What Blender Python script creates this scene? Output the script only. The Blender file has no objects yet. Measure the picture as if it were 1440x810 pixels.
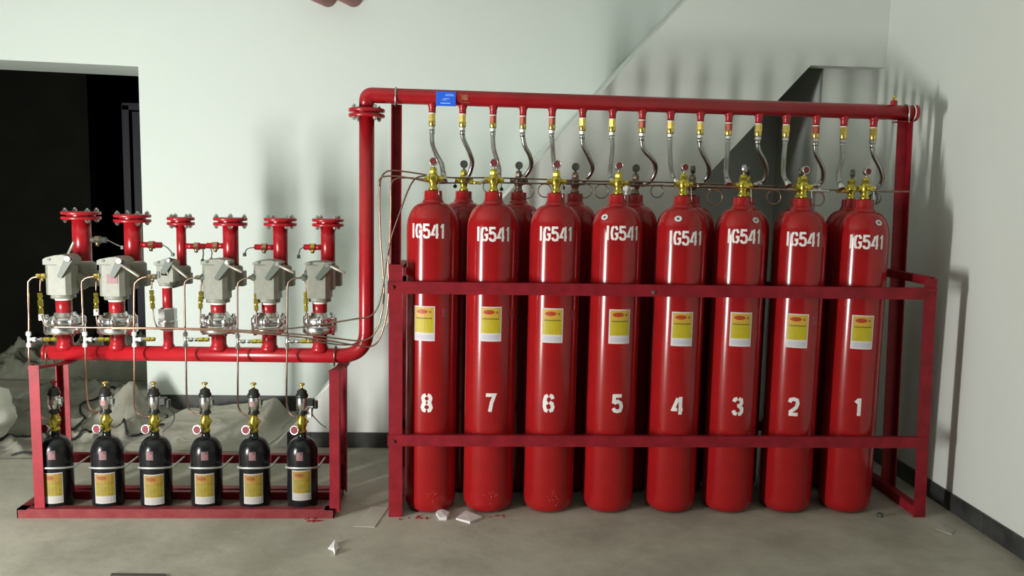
import bpy, math, random
from math import sin, cos, pi, radians, atan2, sqrt, asin
from mathutils import Vector, Matrix, noise

random.seed(7)
SC = bpy.context.scene
COL = SC.collection
V = Vector

# ------------------------------------------------------------------ camera
F_PX = 1177.8
CAM = V((0.1896, -4.5273, 1.7526))
RT = V((0.9985, -0.0512, 0.0214)).normalized()
FW = V((0.0533, 0.9920, -0.1142)).normalized()
UP = RT.cross(FW).normalized()
FW = UP.cross(RT).normalized()
cam_data = bpy.data.cameras.new('camera')
cam_data.sensor_width = 36
cam_data.lens = 36 * F_PX / 1440
cam_data.clip_start = 0.05
cam = bpy.data.objects.new('camera', cam_data)
COL.objects.link(cam)
m = Matrix((RT, UP, -FW)).transposed().to_4x4()
m.translation = CAM
cam.matrix_world = m
SC.camera = cam

# ------------------------------------------------------------------ world, lights, exposure
world = bpy.data.worlds.new('world')
SC.world = world
world.use_nodes = True
bg = world.node_tree.nodes['Background']
bg.inputs['Color'].default_value = (0.92, 1.0, 0.93, 1)
bg.inputs['Strength'].default_value = 0.075

def area_light(name, loc, target, sx, sy, power, color):
    d = bpy.data.lights.new(name, 'AREA')
    d.shape = 'RECTANGLE'
    d.size, d.size_y, d.energy, d.color = sx, sy, power, color
    o = bpy.data.objects.new(name, d)
    COL.objects.link(o)
    o.location = loc
    o.rotation_euler = (V(target) - V(loc)).to_track_quat('-Z', 'Y').to_euler()
    return o
# the tall narrow lit doorway to the left of the racks, out of frame
area_light('doorway_light', (-3.6, -3.1, 0.76), (-0.9, 0.9, 1.0), 0.15, 1.35, 236, (1.0, 0.985, 0.95))
area_light('soft_fill_light', (-3.75, -3.05, 1.25), (0.5, 0.7, 1.2), 1.4, 1.9, 50, (0.97, 1.0, 0.96))  # added wide fill with no source of its own, lifts the stair side

SC.view_settings.view_transform = 'Standard'
SC.view_settings.look = 'None'
SC.view_settings.gamma = 1
SC.view_settings.use_curve_mapping = False
SC.view_settings.exposure = 0.0

# ------------------------------------------------------------------ measuring helpers
def ray(px, py):
    return FW + RT * ((px - 720) / F_PX) - UP * ((py - 405) / F_PX)
def at(px, py, Y):
    d = ray(px, py); return CAM + d * ((Y - CAM.y) / d.y)
def at_z(px, py, Z):
    d = ray(px, py); return CAM + d * ((Z - CAM.z) / d.z)
def path(pts, Y):
    return [at(p[0], p[1], p[2] if len(p) > 2 else Y) for p in pts]
def on_cyl(px, py, X, Y, R):
    d = ray(px, py); ox, oy = CAM.x - X, CAM.y - Y
    a = d.x**2 + d.y**2; b = 2*(ox*d.x + oy*d.y); c = ox*ox + oy*oy - R*R
    disc = max(0, b*b - 4*a*c)
    p = CAM + d * ((-b - sqrt(disc)) / (2*a))
    return atan2(p.x - X, -(p.y - Y)), p.z

# ------------------------------------------------------------------ materials
def mat(name, col, rough=0.5, metal=0.0, vary=0.0, scale=8.0, col2=None, bump=0.0, bscale=60.0, coat=0.0, detail=6, spec=None, stretch=None):
    M = bpy.data.materials.new(name); M.use_nodes = True
    nt = M.node_tree; b = nt.nodes['Principled BSDF']
    b.inputs['Roughness'].default_value = rough
    b.inputs['Metallic'].default_value = metal
    b.inputs['Coat Weight'].default_value = coat
    b.inputs['Coat Roughness'].default_value = 0.08
    if spec is not None: b.inputs['Specular IOR Level'].default_value = spec
    b.inputs['Base Color'].default_value = (*col, 1)
    tc = nt.nodes.new('ShaderNodeTexCoord')
    src = tc.outputs['Object']
    if stretch:
        mp = nt.nodes.new('ShaderNodeMapping'); mp.inputs['Scale'].default_value = stretch
        nt.links.new(src, mp.inputs['Vector']); src = mp.outputs['Vector']
    if vary or col2:
        n = nt.nodes.new('ShaderNodeTexNoise'); n.inputs['Scale'].default_value = scale
        n.inputs['Detail'].default_value = detail; n.inputs['Roughness'].default_value = 0.62
        nt.links.new(src, n.inputs['Vector'])
        r = nt.nodes.new('ShaderNodeValToRGB')
        c2 = col2 or tuple(min(1, c * (1 + vary)) for c in col)
        c1 = col if col2 else tuple(c * (1 - vary) for c in col)
        r.color_ramp.elements[0].position = 0.36; r.color_ramp.elements[0].color = (*c1, 1)
        r.color_ramp.elements[1].position = 0.66; r.color_ramp.elements[1].color = (*c2, 1)
        nt.links.new(n.outputs['Fac'], r.inputs['Fac'])
        nt.links.new(r.outputs['Color'], b.inputs['Base Color'])
    if bump:
        n2 = nt.nodes.new('ShaderNodeTexNoise'); n2.inputs['Scale'].default_value = bscale; n2.inputs['Detail'].default_value = 4
        nt.links.new(src, n2.inputs['Vector'])
        bp = nt.nodes.new('ShaderNodeBump'); bp.inputs['Strength'].default_value = bump; bp.inputs['Distance'].default_value = 0.01
        nt.links.new(n2.outputs['Fac'], bp.inputs['Height'])
        nt.links.new(bp.outputs['Normal'], b.inputs['Normal'])
    return M

M_WALL = mat('white_plaster', (0.70, 0.765, 0.718), 0.85, vary=0.012, scale=1.1, bump=0.02, bscale=40)
M_WALL2 = mat('grey_white_plaster', (0.70, 0.735, 0.69), 0.85, vary=0.012, scale=1.3, bump=0.02, bscale=40)
M_DARK = mat('shade_coloured_plaster', (0.007, 0.0075, 0.0055), 0.9, vary=0.2, scale=3, spec=.1)  # near-black base colour stands in for the darkness of the back room
M_CONC = mat('concrete_floor', (0.28, 0.267, 0.21), 0.8, col2=(0.42, 0.40, 0.33), scale=2.6, bump=0.12, bscale=24, detail=9)
M_BASE = mat('black_stone_tile', (0.022, 0.024, 0.024), 0.45, col2=(0.06, 0.062, 0.06), scale=7)
M_RED = mat('red_enamel', (0.31, 0.0085, 0.010), 0.17, vary=0.10, scale=5, spec=.42, bump=0.006, bscale=18)
M_PIPE = mat('red_pipe_paint', (0.36, 0.009, 0.015), 0.28, vary=0.12, scale=9, bump=0.01, bscale=30)
M_DULL = mat('dull_pink_red_primer', (0.36, 0.16, 0.16), 0.7)
M_FRAME = mat('red_frame_paint', (0.23, 0.010, 0.018), 0.5, spec=.25, vary=0.2, scale=12, bump=0.03, bscale=50)
M_FRAMED = mat('dusty_red_frame_paint', (0.16, 0.011, 0.018), 0.6, spec=.3, col2=(0.19, 0.03, 0.03), scale=14, bump=0.04, bscale=60)
M_DUSTY = mat('dusty_steel_plate', (0.16, 0.12, 0.09), 0.8, col2=(0.28, 0.24, 0.19), scale=9)
M_BLACK = mat('black_enamel', (0.008, 0.009, 0.010), 0.22, spec=.35)
M_RUBBER = mat('black_plastic', (0.012, 0.012, 0.012), 0.4)
M_BRASS = mat('brass', (0.80, 0.62, 0.16), 0.28, 1.0, vary=0.15, scale=40)
M_YELL = mat('yellow_brass_valve', (0.55, 0.45, 0.07), 0.28, 0.9, vary=0.15, scale=40)
M_COPPER = mat('copper', (0.38, 0.225, 0.16), 0.3, 1.0, vary=0.15, scale=30)
M_COPPERD = mat('dull_copper', (0.24, 0.17, 0.13), 0.4, 1.0, vary=0.2, scale=30)
M_CHROME = mat('chrome', (0.72, 0.72, 0.71), 0.24, 1.0)
M_STEEL = mat('zinc_steel', (0.56, 0.56, 0.53), 0.3, 1.0, vary=0.1, scale=50)
M_HOOP = mat('bright_zinc_rod', (0.62, 0.62, 0.60), 0.4, 0.6)
M_GREY = mat('grey_cast_body', (0.235, 0.24, 0.195), 0.5, vary=0.1, scale=30, bump=0.05, bscale=120)
M_GREYD = mat('grey_green_lever', (0.085, 0.105, 0.082), 0.5)
M_WHITEP = mat('white_stencil_paint', (0.78, 0.74, 0.72), 0.6, vary=0.06, scale=60)
M_PAPER = mat('white_paper', (0.64, 0.61, 0.61), 0.7)
M_LABY = mat('yellow_label_print', (0.50, 0.40, 0.012), 0.5, vary=0.06, scale=20)
M_LABO = mat('amber_label_print', (0.56, 0.34, 0.04), 0.5)
M_LABR = mat('red_label_oval', (0.42, 0.045, 0.008), 0.5)
M_LABT = mat('dark_label_text', (0.16, 0.10, 0.015), 0.6)
M_LABB = mat('grey_violet_label_text', (0.52, 0.50, 0.60), 0.6)
M_DLY = mat('mustard_label_print', (0.20, 0.15, 0.012), 0.6, col2=(0.28, 0.215, 0.014), scale=30)
M_DLO = mat('orange_label_print', (0.26, 0.17, 0.018), 0.6, col2=(0.26,0.10,0.018), scale=25)
M_DLR = mat('rust_label_oval', (0.19, 0.05, 0.008), 0.6)
M_DLW = mat('grey_white_paper', (0.38, 0.36, 0.335), 0.7)
M_GAUGER = mat('red_gauge_dial', (0.19, 0.03, 0.042), 0.6, spec=.2)
M_GAUGED = mat('dark_gauge_back', (0.13, 0.13, 0.12), 0.4, 0.5)
M_PINK = mat('pinkish_print', (0.30, 0.16, 0.165), 0.6)
M_TAPE = mat('white_thread_tape', (0.80, 0.80, 0.76), 0.7)
M_BLUE = mat('blue_plate', (0.02, 0.13, 0.78), 0.4)
M_BLUEL = mat('pale_blue_print', (0.35, 0.55, 0.95), 0.5)
M_SHEET = mat('grey_dust_sheet', (0.17, 0.168, 0.13), 0.85, col2=(0.34, 0.325, 0.27), scale=4, bump=.25, bscale=14)
M_SHEETB = mat('beige_dust_sheet', (0.33, 0.31, 0.25), 0.85, col2=(0.42, 0.395, 0.33), scale=3, bump=.2, bscale=14)
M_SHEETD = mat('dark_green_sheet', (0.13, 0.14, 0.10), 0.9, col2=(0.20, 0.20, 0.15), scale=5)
M_SACK = mat('white_woven_sack', (0.70, 0.70, 0.62), 0.75, vary=0.06, scale=9)
M_DOOR = mat('blue_black_door', (0.012, 0.013, 0.022), 0.5)
M_MUD = mat('dark_mat', (0.06, 0.05, 0.045), 0.8)
M_SEAL = mat('white_plastic', (0.75, 0.75, 0.72), 0.5)
M_OLDB = mat('old_brass', (0.36,0.29,0.16), 0.4, 1.0, vary=.2, scale=50)
M_ROD = mat('pale_steel_rod', (0.40,0.365,0.30), 0.4, 0.5)
M_PBRASS = mat('red_painted_brass', (0.38,0.09,0.05), 0.4, .4, vary=.3, scale=60)
M_OLIVE = mat('olive_label_text', (0.50,0.40,0.02), 0.6)
M_LGREY = mat('grey_label_text', (.30,.28,.28), .7)
M_SCUFF = mat('pale_scuff', (0.50,0.16,0.14), 0.7)
# braided hose
M_HOSE = mat('braided_steel', (0.42, 0.42, 0.40), 0.27, 1.0, vary=0.2, scale=160, bump=0.10, bscale=330)

# ------------------------------------------------------------------ mesh builder
def frame_of(d):
    d = V(d).normalized()
    a = V((0, 0, 1)) if abs(d.z) < 0.9 else V((1, 0, 0))
    u = d.cross(a).normalized(); return u, d.cross(u).normalized(), d

class MB:
    def __init__(s): s.v = []; s.f = []; s.m = []; s.mi = 0; s.sm = []; s.smooth = True
    def face(s, idx): s.f.append(idx); s.m.append(s.mi); s.sm.append(s.smooth)
    def quad(s, a, b, c, d):
        n = len(s.v); s.v += [V(a), V(b), V(c), V(d)]; s.face((n, n+1, n+2, n+3))
    def poly_prism(s, pts, ext):
        """extrude a planar polygon (list of Vector) by vector ext"""
        ext = V(ext); n = len(s.v); k = len(pts); sm = s.smooth; s.smooth = False
        s.v += [V(p) for p in pts] + [V(p) + ext for p in pts]
        s.face(tuple(range(n+k-1, n-1, -1))); s.face(tuple(range(n+k, n+2*k)))
        for i in range(k):
            j = (i+1) % k; s.face((n+i, n+j, n+k+j, n+k+i))
        s.smooth = sm; return s
    def box(s, c, size, ax=None, ch=0.0):
        c = V(c); hx, hy, hz = [q/2 for q in size]
        X, Y, Z = ax if ax else (V((1,0,0)), V((0,1,0)), V((0,0,1)))
        e = min(ch, hx*0.45, hy*0.45)
        if e > 0:
            prof = [(-hx+e,-hy),(hx-e,-hy),(hx,-hy+e),(hx,hy-e),(hx-e,hy),(-hx+e,hy),(-hx,hy-e),(-hx,-hy+e)]
        else: prof = [(-hx,-hy),(hx,-hy),(hx,hy),(-hx,hy)]
        return s.poly_prism([c + X*a + Y*b - Z*hz for a, b in prof], Z*2*hz)
    def lathe(s, prof, o=(0,0,0), d=(0,0,1), n=20, cap=True):
        """prof: list of (r, h)"""
        o = V(o); u, w, d = frame_of(d); st = len(s.v)
        for r, h in prof:
            for i in range(n):
                a = 2*pi*i/n; s.v.append(o + d*h + (u*cos(a) + w*sin(a))*r)
        for k in range(len(prof)-1):
            for i in range(n):
                j = (i+1) % n; s.face((st+k*n+i, st+(k+1)*n+i, st+(k+1)*n+j, st+k*n+j))
        if cap:
            sm = s.smooth; s.smooth = False
            s.face(tuple(st+i for i in range(n))); e = st+(len(prof)-1)*n
            s.face(tuple(e+i for i in range(n-1, -1, -1))); s.smooth = sm
        return s
    def cyl(s, p0, p1, r, n=14, r1=None):
        p0, p1 = V(p0), V(p1); return s.lathe([(r, 0), (r if r1 is None else r1, (p1-p0).length)], p0, p1-p0, n)
    def cylc(s, p0, p1, r, n=16, c=0.003):
        p0, p1 = V(p0), V(p1); L = (p1-p0).length; c = min(c, L*0.3, r*0.5)
        return s.lathe([(r-c, 0), (r, c), (r, L-c), (r-c, L)], p0, p1-p0, n)
    def hexa(s, p0, p1, r):
        sm = s.smooth; s.smooth = False; s.cyl(p0, p1, r, 6); s.smooth = sm; return s
    def tube(s, pts, r, n=8, cap=True, closed=False):
        pts = [V(p) for p in pts]; k = len(pts); st = len(s.v); u = None
        for i in range(k):
            if closed: t = pts[(i+1) % k] - pts[i-1]
            else: t = pts[min(i+1, k-1)] - pts[max(i-1, 0)]
            t.normalize()
            if u is None: u = frame_of(t)[0]
            u = (u - t*u.dot(t)).normalized(); w = t.cross(u)
            rr = r[i] if isinstance(r, (list, tuple)) else r
            for j in range(n):
                a = 2*pi*j/n; s.v.append(pts[i] + (u*cos(a) + w*sin(a))*rr)
        for i in range(k if closed else k-1):
            i2 = (i+1) % k
            for j in range(n):
                j2 = (j+1) % n; s.face((st+i*n+j, st+i*n+j2, st+i2*n+j2, st+i2*n+j))
        if cap and not closed:
            s.face(tuple(st+j for j in range(n-1, -1, -1))); s.face(tuple(st+(k-1)*n+j for j in range(n)))
        return s
    def ring(s, c, d, R, r, n=24, m=6):
        u, w, d = frame_of(d); c = V(c)
        return s.tube([c + (u*cos(2*pi*i/n) + w*sin(2*pi*i/n))*R for i in range(n)], r, m, closed=True)
    def ball(s, c, r, n=12, k=8):
        return s.lathe([(max(1e-4, r*sin(pi*i/k)), -r*cos(pi*i/k)) for i in range(k+1)], c, (0,0,1), n, cap=False)
    def angle(s, p0, p1, u, v, a, b, t=0.006):
        p0, p1, u, v = V(p0), V(p1), V(u), V(v)
        pr = [p0, p0+u*a, p0+u*a+v*t, p0+u*t+v*t, p0+u*t+v*b, p0+v*b]
        return s.poly_prism(pr, p1-p0)
    def mesh(s, name, mats, off=(0,0,0)):
        off = V(off)
        me = bpy.data.meshes.new(name)
        me.from_pydata([tuple(p - off) for p in s.v], [], s.f)
        for M in (mats if isinstance(mats, (list, tuple)) else [mats]): me.materials.append(M)
        me.polygons.foreach_set('material_index', s.m)
        me.polygons.foreach_set('use_smooth', s.sm)
        import bmesh
        bm = bmesh.new(); bm.from_mesh(me); bmesh.ops.recalc_face_normals(bm, faces=bm.faces); bm.to_mesh(me); bm.free()
        me.update()
        return me

def smooth_path(pts, n=6):
    pts = [V(p) for p in pts]; out = []
    for i in range(len(pts)-1):
        p0, p1, p2, p3 = pts[max(i-1,0)], pts[i], pts[i+1], pts[min(i+2, len(pts)-1)]
        for k in range(n):
            t = k/n
            out.append(0.5*((2*p1) + (p2-p0)*t + (2*p0-5*p1+4*p2-p3)*t*t + (3*p1-p0-3*p2+p3)*t**3))
    out.append(pts[-1]); return out
def fillet(pts, rad, n=6):
    """polyline with rounded corners"""
    pts = [V(p) for p in pts]; out = [pts[0]]
    for i in range(1, len(pts)-1):
        a, b, c = pts[i-1], pts[i], pts[i+1]
        r = min(rad, (a-b).length*0.45, (c-b).length*0.45)
        p, q = b + (a-b).normalized()*r, b + (c-b).normalized()*r
        for k in range(n+1):
            t = k/n; out.append(p*(1-t)**2 + b*2*t*(1-t) + q*t*t)
    out.append(pts[-1]); return out

def tag(o, label=None, cat=None, group=None, kind=None):
    if label: o['label'] = label
    if cat: o['category'] = cat
    if group: o['group'] = group
    if kind: o['kind'] = kind
    return o
def thing(name, loc, label, cat, group=None, kind=None):
    o = bpy.data.objects.new(name, None); o.empty_display_size = 0.05
    COL.objects.link(o); o.location = loc
    return tag(o, label, cat, group, kind)
def wloc(o):
    p = V((0,0,0))
    while o: p += V(o.location); o = o.parent
    return p
def put(name, me, parent=None, loc=(0,0,0), rotz=0.0):
    o = bpy.data.objects.new(name, me); COL.objects.link(o)
    o.parent = parent; o.location = loc; o.rotation_euler = (0,0,rotz)
    return o
def part(name, mb, mats, parent):
    """mb in world coordinates"""
    return put(name, mb.mesh(name, mats, wloc(parent)), parent)
def solo(name, mb, mats, label, cat, group=None, kind=None):
    xs = [p.x for p in mb.v]; ys = [p.y for p in mb.v]; zs = [p.z for p in mb.v]
    c = V(((min(xs)+max(xs))/2, (min(ys)+max(ys))/2, min(zs)))
    o = put(name, mb.mesh(name, mats, c), None, c)
    return tag(o, label, cat, group, kind)
EX, EY, EZ = V((1,0,0)), V((0,1,0)), V((0,0,1))

# ================================================================== THE SETTING
XW = 2.96          # right wall
YB = 2.0           # back wall
YS = 1.065         # plastered side of the stairs
CEIL = 3.75
S = 'structure'
mb = MB(); mb.box((-0.5, 0.0, -0.05), (12, 14, 0.1))
solo('floor', mb, M_CONC, 'bare dusty concrete floor', 'floor', kind=S)
mb = MB(); mb.box((-0.5, -1.2, CEIL+0.05), (12, 8, 0.1)); mb.box((0.5, 2.2, CEIL+0.05), (10, 1.4, 0.1))
solo('ceiling', mb, M_WALL, 'plain white plastered ceiling above', 'ceiling', kind=S)
# back wall with the dark doorway at its left
XJ, ZL, TW = -2.285, 2.625, 0.62
mb = MB()
mb.poly_prism([V((XJ,YB,0)), V((XW+0.15,YB,0)), V((XW+0.15,YB,CEIL)), V((-6.4,YB,CEIL)), V((-6.4,YB,ZL+0.06)), V((-3.6,YB,ZL+0.022)), V((XJ,YB,ZL-0.005))], (0, TW, 0))
mb.box((-5.6, YB+TW/2, 1.3), (1.6, TW, 2.6))
solo('wall_back', mb, M_WALL, 'white plastered back wall with a dark doorway', 'wall', kind=S)
mb = MB(); mb.box((XW+0.075, -1.9, CEIL/2), (0.15, 7.9, CEIL))
solo('wall_right', mb, M_WALL2, 'grey white plastered wall at the right', 'wall', kind=S)
# side of the stairs: slanting flight and landing, open underneath
mb = MB()
k = 1.12
XL, XO, ZO = -1.104, 2.447, 2.63
x_top = XL + CEIL/k
mb.poly_prism([V((XL,YS,0)), V((XO-ZO/k,YS,0)), V((XO,YS,ZO)), V((XW,YS,ZO)), V((XW,YS,CEIL)), V((x_top,YS,CEIL))], (0, 0.12, 0))
mb.poly_prism([V((XL+.25,YS+.13,.30)), V((XO-ZO/k-.15,YS+.13,.30)), V((XO-.45,YS+.13,ZO+.302)), V((XO-.2,YS+.13,ZO+.32)), V((XW,YS+.13,ZO+.32)), V((XW,YS+.13,CEIL)), V((x_top,YS+.13,CEIL))], (0, YB-YS-.14, 0))  # unseen block added behind the stair side to stop light from above
solo('wall_stair', mb, M_WALL2, 'white plastered slanting side of the stairs behind the red cylinders', 'stairs', kind=S)
YC = 1.20
xc = at(1153, 180, YC).x
mb = MB(); mb.box(((xc+XW)/2, (YC+YB)/2, (ZO+.3)/2), (XW-xc, YB-YC-.004, ZO+.3))
solo('wall_pier', mb, M_WALL2, 'white plastered pier in the corner under the stair landing', 'wall', kind=S)
# room behind the doorway
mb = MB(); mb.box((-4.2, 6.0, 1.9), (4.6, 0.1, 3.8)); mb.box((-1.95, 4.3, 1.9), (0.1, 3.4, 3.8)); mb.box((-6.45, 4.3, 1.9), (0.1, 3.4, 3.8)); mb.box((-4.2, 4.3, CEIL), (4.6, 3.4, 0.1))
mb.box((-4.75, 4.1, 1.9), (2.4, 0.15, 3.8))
solo('wall_room_behind', mb, M_DARK, 'shade-coloured walls of the room behind the doorway', 'wall', kind=S)
d = thing('door_1', (-2.99, 4.6, 0), 'blue black door in the unlit room behind the doorway', 'door', kind=S)
mb = MB(); mb.box((-2.93, 4.62, 1.25), (0.84, 0.05, 2.5), ch=0.004); part('door_leaf', mb, M_DOOR, d)
mb = MB(); mb.box((-2.62, 4.585, 1.3), (0.035, 0.02, 1.3), ch=0.004); part('pull_bar', mb, M_GAUGED, d)
mb = MB(); mb.box((-3.40, 4.60, 1.28), (0.07, 0.10, 2.56)); mb.box((-2.46, 4.60, 1.28), (0.07, 0.10, 2.56)); mb.box((-2.93, 4.60, 2.55), (1.0, 0.10, 0.07)); part('door_frame', mb, M_DOOR, d)

# baseboards of single black tiles
def baseboard(name, p0, p1, nrm, h, joints, label):
    p0, p1, nrm = V(p0), V(p1), V(nrm)
    L = (p1-p0).length; d = (p1-p0).normalized()
    root = thing(name, p0, label, 'baseboard', kind=S)
    js = [0] + [j for j in joints if 0.02 < j < L-0.02] + [L]
    for a, b in zip(js[:-1], js[1:]):
        t = MB(); jit = random.uniform(-0.0012, 0.0012)
        t.box(p0 + d*((a+b)/2) + nrm*(0.006+jit) + EZ*h/2, (b-a-0.003, 0.012, h), (d, nrm, EZ), ch=0.002)
        part('tile', t, M_BASE, root)
    return root
baseboard('baseboard_back', (XJ, YB, 0), (XL+0.02, YB, 0), (0,-1,0), 0.122, [0.5, 1.1, 1.7], 'black tile baseboard along the back wall behind the bottle rack')
baseboard('baseboard_near', (XL+0.09, YS, 0), (0.099, YS, 0), (0,-1,0), 0.105, [0.16, 0.726], 'black tile baseboard at the foot of the stair side')
yj = -0.36
baseboard('baseboard_right', (XW, YC, 0), (XW, -4.5, 0), (-1,0,0), 0.105, [YC-yj-0.6*i for i in range(4, -7, -1)], 'black tile baseboard along the right wall')

# ================================================================== RED GAS CYLINDERS
R = 0.14
FX = [0.0, 0.3225, 0.6597, 0.9961, 1.352, 1.6805, 2.0172, 2.3638]     # numbers 8 .. 1
BX = [0.160, 0.476, 0.803, 1.155, 1.49, 1.815, 2.13, 2.44]
BY = 0.335
prof = [(0.02, 0.004), (0.085, 0.0), (0.112, 0.006), (0.130, 0.024), (0.138, 0.048), (R, 0.075), (R, 0.5), (R, 1.0), (R, 1.545)]
for i in range(1, 11):
    a = pi/2*i/10*0.94; prof.append((0.052 + (R-0.052)*cos(a), 1.545 + 0.142*sin(a)))
prof += [(0.0555, 1.694), (0.050, 1.706)]
body_me = MB().lathe(prof, n=48).mesh('body', M_RED)
neck_me = MB().lathe([(0.050, 1.700), (0.0485, 1.705), (0.0475, 1.745), (0.045, 1.750), (0.018, 1.7505)], n=28).mesh('neck_ring', M_RED)
def valve_mb():
    v = MB()
    v.lathe([(0.026, 1.748), (0.026, 1.765), (0.020, 1.768), (0.021, 1.785), (0.027, 1.795), (0.029, 1.812), (0.027, 1.828), (0.020, 1.838), (0.017, 1.842), (0.017, 1.868), (0.013, 1.872)], n=14)
    v.hexa((0,0,1.842), (0,0,1.856), 0.022)
    v.cylc((-0.05,0,1.812), (0.055,0,1.812), 0.0115, 12)
    v.hexa((0.033,0,1.812), (0.052,0,1.812), 0.0165); v.hexa((-0.05,0,1.812), (-0.034,0,1.812), 0.0155)
    v.cylc((0,-0.042,1.812), (0,0,1.812), 0.014, 12); v.hexa((0,-0.046,1.812), (0,-0.034,1.812), 0.013)
    v.cylc((0,0,1.800), (0.0,0.04,1.800), 0.013, 12)
    return v
valve_me = valve_mb().mesh('valve', M_YELL)
valve_old_me = valve_mb().mesh('valve', M_COPPERD)
def gauge_meshes(front, turn=0.0):
    c = V((0, -0.008, 1.903)); dr = V((sin(turn), -cos(turn), 0.05)).normalized()
    g = MB(); g.smooth = True
    g.lathe([(0.008, -0.013), (0.020, -0.013), (0.0225, -0.010), (0.0225, 0.008), (0.0215, 0.011), (0.018, 0.011), (0.0178, 0.009), (0.001, 0.009)], c, dr, 20, cap=False)
    g.cyl((0,-0.002,1.868), (0,-0.004,1.884), 0.006, 8)
    f = MB(); f.lathe([(0.0175, 0.0088), (0.0175, 0.0094)], c, dr, 20)
    f.mi = 1; u, w, _ = frame_of(dr); cc = c + dr*0.0098
    f.quad(cc-u*0.002, cc+w*0.013, cc+u*0.002, cc-w*0.003)
    return g.mesh('gauge', M_STEEL if front else M_GAUGED), f.mesh('gauge_dial', [M_GAUGER if front else M_GAUGED, M_LABT])
G_FRONT = gauge_meshes(True); G_BACK = gauge_meshes(False); G_TURN = gauge_meshes(True, 0.9); G_BTURN = gauge_meshes(False, 1.2)
pin_me = MB()
pin_me.tube([V((0.026,-0.03,1.80)), V((0.03,-0.034,1.79)), V((0.031,-0.04,1.74)), V((0.034,-0.042,1.715))], 0.0022, 5)
pin_me = pin_me.mesh('safety_pin', M_STEEL)

# stencil lettering
GL = {
 'I': [[(.5,0),(.5,1)]],
 'G': [[(.9,.72),(.76,.9),(.55,.95)], [(.45,.95),(.2,.85),(.1,.5),(.2,.14),(.45,.05)], [(.55,.05),(.78,.1),(.9,.2),(.9,.45),(.55,.45)]],
 '5': [[(.9,.93),(.15,.93),(.12,.5)], [(.15,.52),(.5,.62),(.8,.52),(.9,.32),(.78,.1),(.5,.06),(.22,.1),(.08,.24)]],
 '4': [[(.50,.92),(.06,.28),(.46,.28)], [(.76,1.0),(.76,.0)], [(.88,.28),(1.0,.28)]],
 '1': [[(.58,0),(.58,1.0)], [(.22,.74),(.52,.92)]],
 '8': [[(.42,.94),(.2,.88),(.12,.75),(.2,.58),(.42,.53)], [(.42,.47),(.16,.4),(.08,.24),(.2,.09),(.42,.06)],
       [(.58,.94),(.8,.88),(.88,.75),(.8,.58),(.58,.53)], [(.58,.47),(.84,.4),(.92,.24),(.8,.09),(.58,.06)]],
 '7': [[(.06,.93),(.9,.93),(.62,.5),(.46,0)]],
 '6': [[(.9,.74),(.8,.9),(.58,.94)], [(.42,.94),(.2,.86),(.09,.6),(.09,.3),(.2,.1),(.42,.06)], [(.58,.06),(.82,.12),(.91,.28),(.82,.48),(.58,.56)], [(.42,.56),(.2,.48)]],
 '3': [[(.1,.76),(.2,.9),(.44,.94)], [(.56,.94),(.82,.87),(.86,.7),(.72,.55),(.44,.52)], [(.66,.5),(.9,.38),(.9,.2),(.76,.08),(.56,.06)], [(.44,.06),(.2,.1),(.08,.26)]],
 '2': [[(.1,.74),(.2,.9),(.5,.94),(.8,.88),(.89,.7),(.74,.46),(.14,.16)], [(.06,.07),(.94,.07)]],
}
def stencil_me(text, w, h, gap, t, name, squash_I=0.5):
    b = MB(); r = R + 0.0009
    widths = [w*(squash_I if c == 'I' else (0.72 if (c == '1' and len(text) > 1) else 1)) for c in text]
    tot = sum(widths) + gap*(len(text)-1); u0 = -tot/2
    def wrap(p): a = p[0]/r; return V((r*sin(a), -r*cos(a), p[1]))
    for c, cw in zip(text, widths):
        for st in GL[c]:
            q = [V((u0 + x*cw, y*h, 0)) for x, y in st]
            L, Rr = [], []
            for i in range(len(q)):
                d1 = (q[i]-q[i-1]).normalized() if i else (q[1]-q[0]).normalized()
                d2 = (q[i+1]-q[i]).normalized() if i < len(q)-1 else d1
                d = (d1+d2).normalized(); nn = V((-d.y, d.x, 0)); sc = 1/max(0.6, d.dot(d1))
                L.append(q[i]+nn*t/2*sc); Rr.append(q[i]-nn*t/2*sc)
            for i in range(len(q)-1):
                ns = max(1, int(abs(q[i+1].x-q[i].x)/.012)+1)
                for k in range(ns):
                    t0, t1 = k/ns, (k+1)/ns
                    l0, l1, r0, r1 = L[i].lerp(L[i+1],t0), L[i].lerp(L[i+1],t1), Rr[i].lerp(Rr[i+1],t0), Rr[i].lerp(Rr[i+1],t1)
                    b.quad(wrap(l0), wrap((l0+r0)/2), wrap((l1+r1)/2), wrap(l1)); b.quad(wrap((l0+r0)/2), wrap(r0), wrap(r1), wrap((l1+r1)/2))
        u0 += cw + gap
    return b.mesh(name, M_WHITEP)
TXT = stencil_me('IG541', 0.0370, 0.076, 0.0078, 0.0125, 'lettering')

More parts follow.
